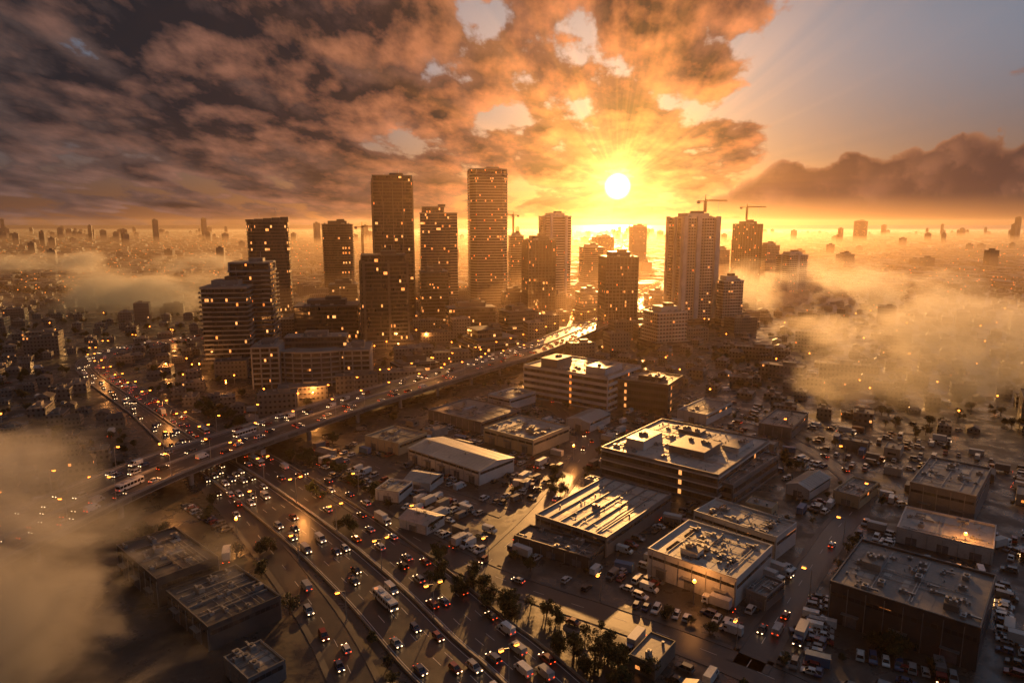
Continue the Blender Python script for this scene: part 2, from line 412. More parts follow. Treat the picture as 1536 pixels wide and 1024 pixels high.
    for f in range(floors):
        z0=f*fh+1.2
        if f==0 and doors:
            for sx in (-1,1):
                nd=max(1,int(w/9))
                for k in range(nd):
                    x=-w/2+w*(k+.5)/nd; ww=3.4
                    mb.box(x,sx*(d/2+.05),0.05,ww,.1,min(3.6,h*.5),'door'); 
                    if h>6: mb.box(x,sx*(d/2+.7),min(3.8,h*.55),ww+1,1.4,.15,'metal')
            side_panels(mb,w,d,h*.62,h*.62+1.1,'win',sides='ew')
            if h>6: side_panels(mb,w,d,h*.66,h*.66+1.0,'win',sides='ns')
        else: side_panels(mb,w,d,z0,z0+fh*.5,'win')
    if doors:
        for k in range(int(w/4.5)+1):
            for sy in (-1,1): mb.box(-w/2+.3+k*4.5,sy*(d/2+.11),0,.18,.22,h-.95,'metal')
    if bands:
        for f in range(floors): side_panels(mb,w,d,f*fh+fh*.82,f*fh+fh*.95,'white',out=.3,inset=-.3)
    o=mb.obj(name,(ce.x,ce.y,0),rot); return ce,w,d,rot
warehouse('white_warehouse',(719,703),(608,670),(775,684),7.5,'white','roofl',gable=True,nh=3,seed=1)
warehouse('cream_warehouse',(800,660),(728,641),(852,638),7.5,'cream','roofl',nh=8,seed=2,blocks=[(-.2,.1,.15,.2,1.5,'cream')])
warehouse('flat_roof_workshop',(722,633),(648,612),(775,612),6,'grey','roof',nh=6,seed=3,blocks=[(0.2,0,.2,.3,1.5,'white')])
warehouse('flat_roof_workshop',(598,665),(550,652),(638,648),6,'cream','roof',nh=5,seed=4)
warehouse('white_shed',(885,632),(850,625),(915,618),6,'white','roofl',gable=True,nh=1,seed=5)
warehouse('flat_roof_workshop',(765,598),(735,590),(800,586),7,'white','roofl',nh=3,seed=6)
warehouse('long_office_building',(912,566),(785,547),(962,548),21,'white','roof',floors=5,bands=True,nh=9,doors=False,seed=7,blocks=[(-.3,.1,.22,.5,4,'white'),(.25,.15,.2,.4,5,'grey')])
warehouse('dark_office_block',(1003,577),(914,569),(1035,564),18,'dark','roofd',floors=4,nh=6,doors=False,seed=8,blocks=[(-.1,.1,.4,.3,2.5,'dark')])
warehouse('factory_office_complex',(1078,712),(908,667),(1143,657),13,'grey','roofl',floors=3,bands=True,nh=16,doors=False,seed=9,blocks=[(-.12,.1,.3,.3,3,'grey'),(.28,.2,.16,.3,4,'white'),(.1,-.3,.2,.12,1.8,'grey'),(-.36,-.2,.12,.3,2,'white')])
warehouse('annex_building',(1100,727),(1080,718),(1160,680),9,'grey','roofd',floors=2,nh=3,doors=False,seed=10)
warehouse('striped_roof_warehouse',(910,806),(803,771),(1007,740),7,'grey','roofl',nh=1,skyl=0,seed=11,stripe=6)
warehouse('low_workshop',(885,836),(770,803),(908,818),4.5,'concd','roofd',nh=6,seed=12)
warehouse('white_factory_unit',(1165,806),(1040,766),(1197,784),8,'white','roofl',nh=7,seed=13,skyl=3)
warehouse('white_factory_unit',(1105,868),(967,825),(1168,820),9,'white','roofl',nh=10,seed=14,skyl=3,blocks=[(.1,.25,.2,.15,1.6,'white')])
warehouse('dark_distribution_warehouse',(1245,870),(1473,937),(1300,810),12,'dark','roof',nh=12,seed=15,blocks=[(-.3,.1,.14,.3,1.8,'metal'),(.3,-.3,.1,.1,1.6,'grey')])
warehouse('grey_warehouse',(1365,722),(1465,744),(1395,684),11,'grey','roof',nh=6,seed=16)
warehouse('low_workshop',(1345,790),(1492,814),(1385,764),5.5,'white','roofl',nh=5,seed=17)
warehouse('dark_roof_warehouse',(235,868),(180,815),(325,833),9,'dark','roofd',nh=7,seed=18,skyl=2)
warehouse('dark_roof_warehouse',(312,940),(250,885),(420,893),7,'concd','roofd',nh=7,seed=19,stripe=4)
warehouse('low_workshop',(372,1018),(335,985),(428,990),5,'grey','roof',nh=3,seed=20)
warehouse('flat_roof_workshop',(1060,622),(1020,612),(1090,602),6,'white','roof',nh=3,seed=21)
warehouse('flat_roof_workshop',(1188,642),(1140,632),(1205,618),6,'grey','roof',nh=3,seed=22)
warehouse('white_shed',(1215,732),(1180,722),(1245,712),5,'white','roofl',gable=True,nh=1,seed=23)
warehouse('flat_roof_workshop',(1290,745),(1252,733),(1312,722),5,'cream','roof',nh=3,seed=24)
warehouse('white_shed',(640,785),(608,768),(655,766),4.5,'white','roofl',gable=True,nh=1,seed=25)
warehouse('white_shed',(645,722),(612,712),(655,706),4.5,'white','roofl',gable=True,nh=1,seed=26)
warehouse('flat_roof_workshop',(598,738),(570,728),(606,720),4.5,'white','roofl',nh=2,seed=27)
warehouse('flat_roof_workshop',(1150,895),(1120,882),(1175,872),4.5,'grey','roof',nh=2,seed=28)
# office with a shallow curved front between two square wings
def arc_office():
    mb=MB(); p=G(462,583); R1,R2=38,24; a0,a1=math.radians(232),math.radians(308); N=16; cy=24
    def ring(r): return [(r*math.cos(a0+(a1-a0)*i/N),cy+r*math.sin(a0+(a1-a0)*i/N)) for i in range(N+1)]
    def solid(ro,ri,z0,z1,k,kt):
        o,q=ring(ro),ring(ri)
        for i in range(N):
            mb.face([(*o[i],z0),(*o[i+1],z0),(*o[i+1],z1),(*o[i],z1)],k)
            mb.face([(*q[i+1],z0),(*q[i],z0),(*q[i],z1),(*q[i+1],z1)],k)
            mb.face([(*o[i],z1),(*o[i+1],z1),(*q[i+1],z1),(*q[i],z1)],kt)
            mb.face([(*o[i],z0),(*q[i],z0),(*q[i+1],z0),(*o[i+1],z0)],k)
        for i in (0,N): mb.face([(*o[i],z0),(*o[i],z1),(*q[i],z1),(*q[i],z0)],k)
    for f in range(7):
        solid(R1,R2,f*3.5,f*3.5+2.3,'gC','roof'); solid(R1+.5,R2-.5,f*3.5+2.3,f*3.5+3.5,'conc','roof')
    for i in range(0,N+1,2):
        a=a0+(a1-a0)*i/N; mb.box((R1+.4)*math.cos(a),cy+(R1+.4)*math.sin(a),0,.8,.8,24.6,'conc',rot=a)
    for sx,hh in ((-1,8),(1,7)):
        mb.box(sx*30,2,0,17,30,hh*3.5,'gC','roof'); 
        for f in range(1,hh+1): mb.box(sx*30,2,f*3.5-.55,18,31,1.1,'conc','roof')
        for x in (-8.7,-3,3,8.7): mb.box(sx*30+x,2,0,.9,31.6,hh*3.5+.5,'conc')
        mb.box(sx*30,4,hh*3.5+.55,9,12,3,'grey','roofd'); hvac(mb,sx*30-5,-6,hh*3.5+.55,1.2); hvac(mb,sx*30+4,-8,hh*3.5+.55,1.2)
    mb.box(0,18,0,43,20,31,'off','roof'); mb.box(0,18,31,16,10,3,'grey','roofd')
    for k in range(6): hvac(mb,-18+k*7,10,31,1.1)
    mb.obj('curved_front_office_building',(p.x,p.y+18,0),.15); occupy(p.x,p.y+22,82,62,0)
arc_office()
# ---------------------------------------------------------------- towers
def plan_rect(w,d): return [(-w/2,-d/2),(w/2,-d/2),(w/2,d/2),(-w/2,d/2)]
def plan_round(w,d,e=3.2,n=28):
    out=[]
    for i in range(n):
        a=2*math.pi*i/n; c,s_=math.cos(a),math.sin(a)
        out.append((w/2*math.copysign(abs(c)**(2/e),c),d/2*math.copysign(abs(s_)**(2/e),s_)))
    return out
def plan_cham(w,d,c): 
    return [(-w/2+c,-d/2),(w/2-c,-d/2),(w/2,-d/2+c),(w/2,d/2-c),(w/2-c,d/2),(-w/2+c,d/2),(-w/2,d/2-c),(-w/2,-d/2+c)]
def grow(P,o):
    out=[]
    for x,y in P:
        l=math.hypot(x,y); out.append((x+x/l*o,y+y/l*o))
    return out
def tower(name,u,vb,W,h,rot=.3,glass='gA',slab='conc',plan='rect',out=.8,sh=.5,fh=3.6,ratio=.85,fins=0,balc=None,crown='mech',seed=0,strip=None):
    r=random.Random(seed*7+3)
    k=abs(math.cos(rot))+ratio*abs(math.sin(rot))
    w=W/k; d=w*ratio
    mb=MB(); P={'rect':plan_rect,'round':plan_round}.get(plan,lambda a,b:plan_cham(a,b,a*.16))(w,d)
    nf=int(h/fh); hh=nf*fh
    mb.prism(P,0,hh,glass,'roofd')
    Q=grow(P,out)
    for f in range(1,nf+1):
        if sh>0: mb.prism(Q,f*fh-sh/2,f*fh+sh/2 if f<nf else f*fh+1.2,slab,'roof' if f==nf else None)
    if fins:
        for sx in (-1,1):
            for i in range(fins+1):
                x=-w/2+w*i/fins
                if plan=='rect': mb.box(x,sx*(d/2+out*.5),0,.7,out*1.1+.3,hh+1.5,slab)
            nf2=max(2,int(fins*ratio))
            for i in range(nf2+1):
                y=-d/2+d*i/nf2
                if plan=='rect': mb.box(sx*(w/2+out*.5),y,0,out*1.1+.34,.7,hh+1.5,slab)
    if strip:
        for (fx,fw) in strip:
            for sy in (-1,1): mb.box(fx*w,sy*(d/2+.9),0,fw*w,1.8,hh+2.4,slab)
            for sx in (-1,1): mb.box(sx*(w/2+.9),fx*d,0,1.8,fw*d,hh+2.0,slab)
    if balc:
        for (fx,fw) in balc:
            for f in range(1,nf):
                z=f*fh
                for sy in (-1,1):
                    mb.box(fx*w,sy*(d/2+1.1),z-.15,fw*w,2.2,.25,slab); mb.box(fx*w,sy*(d/2+2.15),z+.1,fw*w,.12,1.0,slab)
                for sx in (-1,1):
                    mb.box(sx*(w/2+1.1),fx*d,z-.15,2.2,fw*d,.25,slab); mb.box(sx*(w/2+2.15),fx*d,z+.1,.12,fw*d,1.0,slab)
    top=hh+1.2
    if crown=='mech':
        mb.box(0,0,top,w*.6,d*.6,4.5,slab,'roofd'); mb.box(w*.1,0,top+4.5,w*.25,d*.3,2.5,'concd')
        for _ in range(5): hvac(mb,r.uniform(-w*.4,w*.4),r.choice((-1,1))*d*.38,top,1.2)
    elif crown=='frame':
        C=grow(P,-1.2); mb.prism(C,top,top+5,glass,'roofd'); 
        for x,y in (P if len(P)<12 else P[::3]): mb.box(x*.98,y*.98,top,1.2,1.2,5,slab)
        mb.prism(grow(P,.3),top+5.01,top+6.2,slab); mb.box(w*.12,0,top+6.2,w*.35,d*.4,3,slab,'roofd')
    elif crown=='step':
        mb.box(-w*.15,0,top,w*.6,d*.8,7,glass,'roofd'); mb.box(-w*.15,0,top+7,w*.62,d*.82,.8,slab); mb.box(w*.1,0,top+7.8,w*.2,d*.3,3,'concd')
    elif crown=='slant':
        for i in range(5): mb.box(-w/2+w*(i+.5)/5,0,top,w/5-.4,d*.9,1.5+i*.7,slab,'roofd')
    mb.cyl(w*.2,d*.1,top,top+14,.2,'metal',5); mb.cyl(-w*.2,d*.1,top,top+9,.15,'metal',5)
    if vb>415: mb.box(0,0,0,w*1.25,d*1.25,7,'off','roof')
    p=G(u,vb); c=Vector((p.x,p.y+d*.5))
    mb.obj(name,(c.x,c.y,0),rot); occupy(c.x,c.y,w*1.25,d*1.25,rot)
tower('glass_office_tower',338,551,37,62,.18,'gA','conc',out=1.0,sh=.9,ratio=.9,balc=[(-.38,.2)],seed=1)
tower('glass_office_tower',378,540,36,74,.18,'gA','conc',out=1.0,sh=.7,ratio=.9,balc=[(.38,.2)],crown='frame',seed=2)
tower('rounded_glass_tower',401,482,56,114,.3,'gB','concd','round',out=.7,sh=.5,crown='slant',seed=3,ratio=.9)
tower('rounded_glass_tower',506,447,53,110,.2,'gB','concd','round',out=.8,sh=.6,crown='mech',seed=4,ratio=.9)
tower('dark_glass_tower',589,482,50,155,.22,'gA','concd',out=.9,sh=.5,fins=4,crown='frame',seed=5)
tower('stepped_glass_tower',657,462,53,124,.15,'gB','conc',out=.9,sh=.6,crown='step',seed=6,balc=[(.4,.2)])
tower('dark_office_tower',574,522,45,79,.2,'gA','concd',out=.6,sh=.6,fins=0,strip=[(-.45,.06),(.1,.05)],crown='frame',seed=7,balc=[(.33,.3)])
tower('residential_skyscraper',731,462,55,172,.16,'gC','conc',plan='cham',out=1.1,sh=1.1,crown='frame',seed=8,ratio=.9,fh=3.5)
tower('dark_office_tower',808,476,39,90,.25,'gC','concd',out=.4,sh=.4,fins=8,crown='mech',seed=9)
tower('residential_skyscraper',832,452,45,122,.3,'gC','white',out=.9,sh=1.2,strip=[(-.3,.1),(.3,.1)],crown='mech',seed=10)
tower('brick_clad_tower',928,497,37,79,.12,'gC','concd',out=.35,sh=.9,fins=9,crown='mech',seed=11)
tower('white_apartment_tower',1039,487,52,118,.3,'apt','white',out=.4,sh=.35,fh=3.2,strip=[(-.46,.1),(-.08,.12),(.44,.1)],balc=[(.2,.22)],crown='mech',seed=12,ratio=.8)
tower('dark_office_tower',1121,432,44,110,.25,'gC','concd',out=.4,sh=.5,fins=7,crown='mech',seed=13)
tower('apartment_tower',1190,442,42,62,.3,'apt','white',out=.8,sh=.5,fh=3.2,strip=[(0,.1)],balc=[(-.3,.3)],crown='mech',seed=14)
tower('apartment_tower',1154,421,36,70,.3,'apt','conc',out=.8,sh=.5,fh=3.2,crown='mech',seed=15)
tower('apartment_tower',1094,488,28,48,.25,'apt','white',out=.8,sh=.5,fh=3.2,balc=[(0,.4)],crown='mech',seed=16)
tower('apartment_tower',1000,524,36,35,.35,'apt','white',out=.9,sh=.6,fh=3.2,balc=[(.2,.4)],crown='mech',seed=17)
tower('apartment_tower',957,400,42,104,.2,'apt','conc',out=.6,sh=.5,crown='mech',seed=18)
tower('office_tower',887,430,40,70,.2,'gC','conc',out=.6,sh=.8,crown='mech',seed=19)
tower('office_tower',774,441,24,90,.2,'gC','conc',out=.6,sh=.8,crown='mech',seed=20)
tower('office_block',882,476,28,32,.3,'off','conc',out=.6,sh=.8,crown='mech',seed=21)
tower('dark_office_block',487,520,60,38,.15,'gA','concd',out=.5,sh=.8,crown='mech',seed=22,ratio=.6)
tower('office_tower',650,488,34,60,.2,'gC','concd',out=.6,sh=.9,crown='mech',seed=23,balc=[(0,.5)])
tower('office_block',513,466,40,34,.2,'off','concd',crown='mech',seed=24)
tower('office_block',770,470,30,28,.2,'off','concd',crown='mech',seed=25)
tower('office_block',985,468,28,24,.3,'off','conc',crown='mech',seed=26)
tower('office_block',705,500,52,26,.25,'gC','concd',crown='mech',seed=27,ratio=.5)
tower('office_block',735,528,48,13,.5,'off','concd',crown='step',seed=28,ratio=.7)
tower('office_block',775,500,36,22,.5,'off','concd',crown='mech',seed=29,ratio=.7)
tower('apartment_tower',1270,405,36,38,.2,'apt','conc',crown='mech',seed=30)
tower('office_tower',1292,364,60,125,.1,'gB','conc',crown='mech',seed=31)
tower('apartment_tower',1082,420,30,60,.3,'apt','conc',crown='mech',seed=32)
tower('office_tower',905,395,60,75,.3,'gC','conc',crown='mech',seed=33)
tower('office_block',620,560,30,9,.5,'off','concd',crown='mech',seed=35,ratio=.6)
# tower cranes
def crane(u,vb,z0,hm,jib,ang,dy=20,t=1.5):
    mb=MB(); s_=1.0
    for a in (-1,1):
        for b_ in (-1,1): mb.beam((a*s_,b_*s_,0),(a*s_,b_*s_,hm),.4*t,'steel_y')
    k=0
    while k<hm-2.5:
        for a in (-1,1):
            mb.beam((a,-1,k),(a,1,k+2.5),.22*t,'steel_y'); mb.beam((-1,a,k),(1,a,k+2.5),.22*t,'steel_y')
        k+=2.5
    mb.box(0,0,hm,2.8,2.8,1.2,'steel_y'); mb.box(1.8,1.5,hm-1,1.6,1.8,2.4,'white')
    mb.beam((0,0,hm+1),(0,0,hm+8),.8*t,'steel_y',.4)
    for y in (-.8,.8): mb.beam((-jib*.35,y,hm+1.2),(jib,y,hm+1.2),.4*t,'steel_y')
    mb.beam((0,0,hm+2.6),(jib,0,hm+2.4),.35*t,'steel_y')
    x=0
    while x<jib-2: 
        for y in(-.8,.8): mb.beam((x,y,hm+1.2),(x+1.5,0,hm+2.6),.18*t,'steel_y'); mb.beam((x+1.5,0,hm+2.6),(x+3,y,hm+1.2),.18*t,'steel_y')
        x+=3
    mb.beam((0,0,hm+8),(jib*.7,0,hm+2.6),.16*t,'metal'); mb.beam((0,0,hm+8),(-jib*.33,0,hm+1.4),.16*t,'metal')
    mb.box(-jib*.31,0,hm-1.8,3.5,2,3,'conc')
    mb.beam((jib*.6,0,hm+1.2),(jib*.6,0,hm-9),.14*t,'metal')
    p=G(u,vb); mb.obj('tower_crane',(p.x,p.y+dy,z0),ang)
crane(1057,487,122,11,26,.2,20); crane(1119,432,116,20,34,.1,18,2); crane(770,441,0,122,30,2.6,60,1.6); crane(547,452,0,104,28,.4,0,1.6)
# ---------------------------------------------------------------- vehicles
def car_mesh(pk,kind='sedan'):
    mb=MB()
    L,Wd=(4.5,1.8) if kind=='sedan' else ((4.1,1.76) if kind=='hatch' else (4.8,1.95))
    hb=.82 if kind!='suv' else .98; ht=1.42 if kind!='suv' else 1.78
    y=Wd/2
    prof=[(-L/2,.3),(L/2,.3),(L/2+.05,.55),(L/2-.1,hb-.14),(L/2-1.1,hb),(-L/2+.5,hb),(-L/2,hb-.06)]
    i=len(mb.v)
    for sy in(-1,1): mb.v.extend([(x,sy*y,z) for x,z in prof])
    n_=len(prof); k=mb.mi(pk)
    for j in range(n_): q=(j+1)%n_; mb.f.append((i+j,i+n_+j,i+n_+q,i+q)); mb.m.append(k)
    mb.f.append(tuple(i+j for j in range(n_))); mb.m.append(k); mb.f.append(tuple(i+2*n_-1-j for j in range(n_))); mb.m.append(k)
    xb={'sedan':(-1.75,1.25,-1.1,.45),'hatch':(-1.95,1.1,-1.6,.35),'suv':(-2.25,1.25,-1.95,.5)}[kind]
    A=[(xb[0],-y+.06,hb),(xb[1],-y+.06,hb),(xb[1],y-.06,hb),(xb[0],y-.06,hb)]
    B=[(xb[2],-y+.25,ht-.05),(xb[3],-y+.25,ht-.05),(xb[3],y-.25,ht-.05),(xb[2],y-.25,ht-.05)]
    for j in range(4): q=(j+1)%4; mb.face([A[j],A[q],B[q],B[j]],'cg')
    mb.box((xb[2]+xb[3])/2,0,ht-.05,xb[3]-xb[2]+.05,Wd-.46,.07,pk)
    for j in range(4): mb.beam(A[j],B[j],.09,pk)
    xm=(xb[2]+xb[3])/2
    for sy in (-1,1): mb.beam((xm,sy*(y-.06),hb),(xm,sy*(y-.25),ht-.04),.09,pk)
    for sx in(-1,1):
        for sy in(-1,1): mb.wheel(sx*L*.3,sy*(y-.08),.33,.33,.24,'tyre')
    return mb,L,y,hb
def lights(mb,L,y,z,s_=.34):
    for sy in (-1,1):
        yy=sy*(y-.3)
        mb.box(L/2+.06,yy,z,.08,s_,.22,'head'); mb.box(-L/2-.05,yy,z+.1,.08,s_,.18,'tail')
CARS=[];PARK=[]
for i in range(7):
    for kd in ('sedan','hatch','suv'):
        nm={'sedan':'sedan_car','hatch':'hatchback_car','suv':'suv_car'}[kd]
        mb,L_,y_,hb_=car_mesh('p%d'%i,kd); PARK.append((nm,mb.mesh('parked_'+nm)))
        lights(mb,L_,y_,hb_-.35); CARS.append((nm,mb.mesh(nm)))
mb,L_,y_,hb_=car_mesh('p7','sedan'); mb.box(-.2,0,1.44,.3,.7,.16,'head'); lights(mb,L_,y_,hb_-.35); TAXI=mb.mesh('taxi')
def van_mesh(pk,L=5.6,h=2.3,lit=True):
    mb=MB(); y=1.0
    prof=[(-L/2,.35),(L/2,.35),(L/2+.02,1.05),(L/2-.75,1.3),(L/2-1.35,h),(-L/2,h)]
    i=len(mb.v)
    for sy in(-1,1): mb.v.extend([(x,sy*y*(1 if z<1.5 else .93),z) for x,z in prof])
    n_=6;k=mb.mi(pk);g=mb.mi('cg')
    for j in range(n_): q=(j+1)%n_; mb.f.append((i+j,i+n_+j,i+n_+q,i+q)); mb.m.append(g if j==3 else k)
    mb.f.append(tuple(i+j for j in range(n_))); mb.m.append(k); mb.f.append(tuple(i+2*n_-1-j for j in range(n_))); mb.m.append(k)
    for sy in(-1,1): mb.box(L/2-1.75,sy*.99,1.3,.9,.05,.6,'cg')
    for sx in(-1,1):
        for sy in(-1,1): mb.wheel(sx*L*.31,sy*.93,.36,.36,.26,'tyre')
    if lit: lights(mb,L,y,.7)
    return mb.mesh('van')
def truck_mesh(pk,bk,L=8.5):
    mb=MB(); mb.box(-L*.12,0,.5,L*.98,1.0,.35,'tyre')
    mb.box(-L*.14,0,.95,L*.7,2.4,2.6,bk); mb.box(L*.36,0,.55,1.9,2.3,2.1,pk); mb.box(L*.36+.95,0,1.5,.08,1.9,.8,'cg')
    for sy in(-1,1):
        mb.box(L*.36+.1,sy*1.16,1.5,.9,.06,.7,'cg')
        for x in (-L*.4,-L*.27,L*.34): mb.wheel(x,sy*1.05,.48,.48,.3,'tyre')
        mb.box(L*.36+.98,sy*.85,.75,.08,.35,.22,'head'); mb.box(-L*.62,sy*.95,.6,.08,.3,.2,'tail')
    return mb.mesh('box_truck')
def bus_mesh():
    mb=MB(); L=11.5; mb.box(0,0,.4,L,2.5,.9,'p0'); mb.box(0,0,1.3,L,2.44,1.05,'cg'); mb.box(0,0,2.35,L,2.5,.55,'p0')
    for k in range(8):
        for sy in (-1,1): mb.box(-L/2+.1+k*(L-.2)/7,sy*1.2,1.3,.18,.1,1.05,'p0')
    for x in (-2.5,1.8): mb.box(x,0,2.9,1.8,1.4,.25,'p2')
    for x in (-3.6,3.8):
        for sy in(-1,1): mb.wheel(x,sy*1.1,.5,.5,.32,'tyre')
    lights(mb,L,1.25,.7,.4); return mb.mesh('bus')
VANS=[van_mesh('p0'),van_mesh('p1'),van_mesh('p2')]; VANP=[van_mesh('p0',lit=False),van_mesh('p1',6.2,2.6,False),van_mesh('p3',lit=False)]
TRK=[truck_mesh('p0','white'),truck_mesh('p6','white',9.5),truck_mesh('p0','blue',9),truck_mesh('p5','grey',8)]
BUS=bus_mesh()
def traffic(fr,lanes,z,dens,skip=0):
    for off,dirn in lanes:
        i=R.randint(0,3)
        while i<len(fr)-1:
            p,d,r=fr[i]; o=off(i) if callable(off) else off
            q=p+r*(o+R.uniform(-.3,.3))+d*R.uniform(-2.5,2.5)
            if q.y>90:
                an=math.atan2(d.y,d.x)+(0 if dirn>0 else math.pi)
                t=R.random()
                if t<.87: nm,me=R.choice(CARS)
                elif t<.95: nm,me='van',R.choice(VANS)
                elif t<.975: nm,me='box_truck',R.choice(TRK)
                elif t<.993: nm,me='taxi',TAXI
                else: nm,me='bus',BUS
                place(nm,me,(q.x,q.y,z),an)
            i+=max(2,int(R.expovariate(1/dens)+1.4))
hl=[]
for k in range(4):
    hl.append(((lambda i,k=k:1.3+(hwid(i)-2.2)*(k+.5)/4),1)); hl.append(((lambda i,k=k:-(1.3+(hwid(i)-2.2)*(k+.5)/4)),-1))
traffic(hfr,hl,.05,4.1)
traffic(ofr,[(3.0,1),(7.1,1),(11.2,1),(-3.0,-1),(-7.1,-1),(-11.2,-1)],DZ+.02,2.9)
traffic(rfr,[(1.8,1),(-1.8,-1)],.04,7); traffic(sfr,[(1.9,1),(-1.9,-1)],.04,9); traffic(tfr,[(1.7,1),(-1.7,-1)],.04,8); traffic(ufr,[(1.7,1),(-1.7,-1)],.04,6)
p=G(578,905); place('bus',BUS,(p.x,p.y,.05),math.atan2(112,-85)+math.pi)
def parked(x,y,an):
    t=R.random()
    if t<.8: nm,me=R.choice(PARK); 
    elif t<.93: nm,me='van',R.choice(VANP)
    else: nm,me='box_truck',R.choice(TRK[:2]+TRK[3:])
    place('parked_'+nm if t<.8 else nm,me,(x,y,.03),an)
strips=[((560,690),(602,706)),((575,722),(640,747)),((655,748),(720,772)),((700,742),(760,757)),((730,706),(800,722)),((790,692),(850,706)),((858,650),(905,662)),((660,800),(722,828)),
((935,858),(985,880)),((955,908),(1045,932)),((1060,925),(1130,948)),((1135,885),(1185,850)),((1195,862),(1240,800)),((1215,762),(1320,792)),((1200,748),(1300,772)),((1150,702),(1185,722)),
((1070,960),(1230,1010)),((1290,985),(1430,1020)),((1502,880),(1508,960)),((1178,905),(1205,965)),((280,760),(340,795)),((425,885),(470,960)),((485,965),(525,1020)),((360,785),(400,835)),
((1225,890),(1215,960)),((1240,900),(1236,970)),((1330,745),(1365,765)),((1030,740),(1060,750)),((1010,790),(1030,765)),((690,715),(640,700)),((890,640),(930,650)),((1200,690),(1250,705)),((1320,830),(1340,800)),
((1120,965),(1180,985)),((1230,930),(1215,1010)),((700,660),(725,668)),((480,690),(540,712)),((500,712),(560,735)),((780,740),(800,715)),((870,850),(940,872)),((1500,820),(1536,835)),((1345,835),(1480,862))]
for a,b_ in strips:
    A=G(*a);B=G(*b_);d=(B-A);L=d.length;d.normalize();an=math.atan2(d.y,d.x)+math.pi/2
    s_=0
    while s_<L:
        if R.random()<.88:
            p=A+d*s_
            if free(p.x,p.y,1.5,roads=True): parked(p.x,p.y,an+R.choice((0,math.pi))+R.uniform(-.04,.04)); 
        s_+=2.9
# ---------------------------------------------------------------- clutter in the industrial quarter
IND=[G(*q) for q in ((425,705),(600,640),(760,580),(1010,592),(1190,630),(1420,668),(1640,720),(1750,1080),(1050,1080),(850,930),(640,815))]
def shed_mesh(w,d,h,wall,roof,gab):
    mb=MB(); mb.box(0,0,0,w,d,h,wall,roof)
    if gab:
        A=[(-w/2-.3,-d/2-.3,h),(w/2+.3,-d/2-.3,h),(w/2+.3,0,h+d*.18),(-w/2-.3,0,h+d*.18)]
        mb.face(A,roof); mb.face([(x,-y,z) for x,y,z in A][::-1],roof)
        for sx in (-1,1): mb.face([(sx*w/2,-d/2,h),(sx*w/2,d/2,h),(sx*w/2,0,h+d*.17)][::sx],wall)
    else:
        t=.2
        for sx in (-1,1): mb.box(sx*(w/2-t/2),0,h,t,d,.4,wall); mb.box(0,sx*(d/2-t/2),h,w-2*t,t,.4,wall)
        hvac(mb,w*.2,0,h,.7); mb.cyl(-w*.25,d*.2,h,h+1,.4,'metal',8)
    mb.box(0,-d/2-.04,0,2.4,.08,2.4,'door'); mb.box(w*.3,-d/2-.04,1.2,1.4,.08,1,'win'); mb.box(w/2+.04,0,1.2,.08,d*.5,1,'win'); mb.box(-w/2-.04,0,1.2,.08,d*.5,1,'win')
    return mb.mesh('shed')
SHED=[shed_mesh(9,6,3.4,'wall','hroof',True),shed_mesh(7,5,3,'white','roofl',False),shed_mesh(12,7,4,'wall','roof',False),shed_mesh(6,4,2.8,'wall','roofd',True),shed_mesh(10,8,4.5,'cream','roof',False)]
def container(k):
    mb=MB(); mb.box(0,0,.1,6,2.4,2.5,k)
    for i in range(14):
        for sy in (-1,1): mb.box(-2.8+i*.43,sy*1.23,.2,.2,.06,2.3,k)
    for x in(-2.95,2.95):
        for sy in(-1,1): mb.box(x,sy*1.17,0,.2,.2,2.7,'metal')
    return mb.mesh('shipping_container')
CONT=[container('rust'),container('blue'),container('grey'),container('white')]
GA=math.radians(143)
cnt=0
for _ in range(5200):
    x=R.uniform(-120,330); y=R.uniform(130,440)
    if not inpoly(x,y,IND): continue
    t=R.random()
    if t<.12:
        if free(x,y,6.5): 
            ro=GA+R.choice((0,math.pi/2)); place('shed',R.choice(SHED),(x,y,0),ro); occupy(x,y,11,8,ro)
    elif t<.2:
        if free(x,y,4): place('shipping_container',R.choice(CONT),(x,y,0.02),GA+R.choice((0,math.pi/2,.2))); occupy(x,y,6,3,GA)
    elif t<.5 and cnt<620:
        if free(x,y,2.4):
            ro=GA+R.choice((0,math.pi/2,math.pi,-math.pi/2))+R.uniform(-.06,.06)
            for k in range(R.randint(1,6)):
                px,py=x-math.sin(ro)*2.7*k,y+math.cos(ro)*2.7*k
                if free(px,py,2.2): parked(px,py,ro); occupy(px,py,4.6,2,ro); cnt+=1
# ---------------------------------------------------------------- trees (rounded broadleaf crowns reaching low on the trunk)
def tree_mesh(seed,hgt=6.0,rad=2.7):
    r=random.Random(seed); mb=MB()
    mb.beam((0,0,0),(.1,.08,hgt*.3),.34,'bark',.24)
    cz=hgt*.5; cl=[]
    for k in range(22):
        v=Vector((r.gauss(0,1),r.gauss(0,1),r.gauss(0,1))).normalized()*(r.random()**.4)
        c=(v.x*rad*.8,v.y*rad*.8,cz+v.z*hgt*.32); cl.append((c,r.uniform(.65,1.1)))
        if k<8: mb.beam((.1,.08,hgt*r.uniform(.15,.28)),c,.13,'bark',.05)
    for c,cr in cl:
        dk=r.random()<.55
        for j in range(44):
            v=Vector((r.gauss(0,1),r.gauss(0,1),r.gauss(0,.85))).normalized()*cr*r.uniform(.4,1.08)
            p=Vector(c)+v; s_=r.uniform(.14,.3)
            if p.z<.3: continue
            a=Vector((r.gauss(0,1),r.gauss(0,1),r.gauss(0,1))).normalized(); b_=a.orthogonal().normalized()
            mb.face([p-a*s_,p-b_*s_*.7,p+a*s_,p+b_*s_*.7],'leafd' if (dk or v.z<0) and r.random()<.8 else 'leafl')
    return mb.mesh('tree')
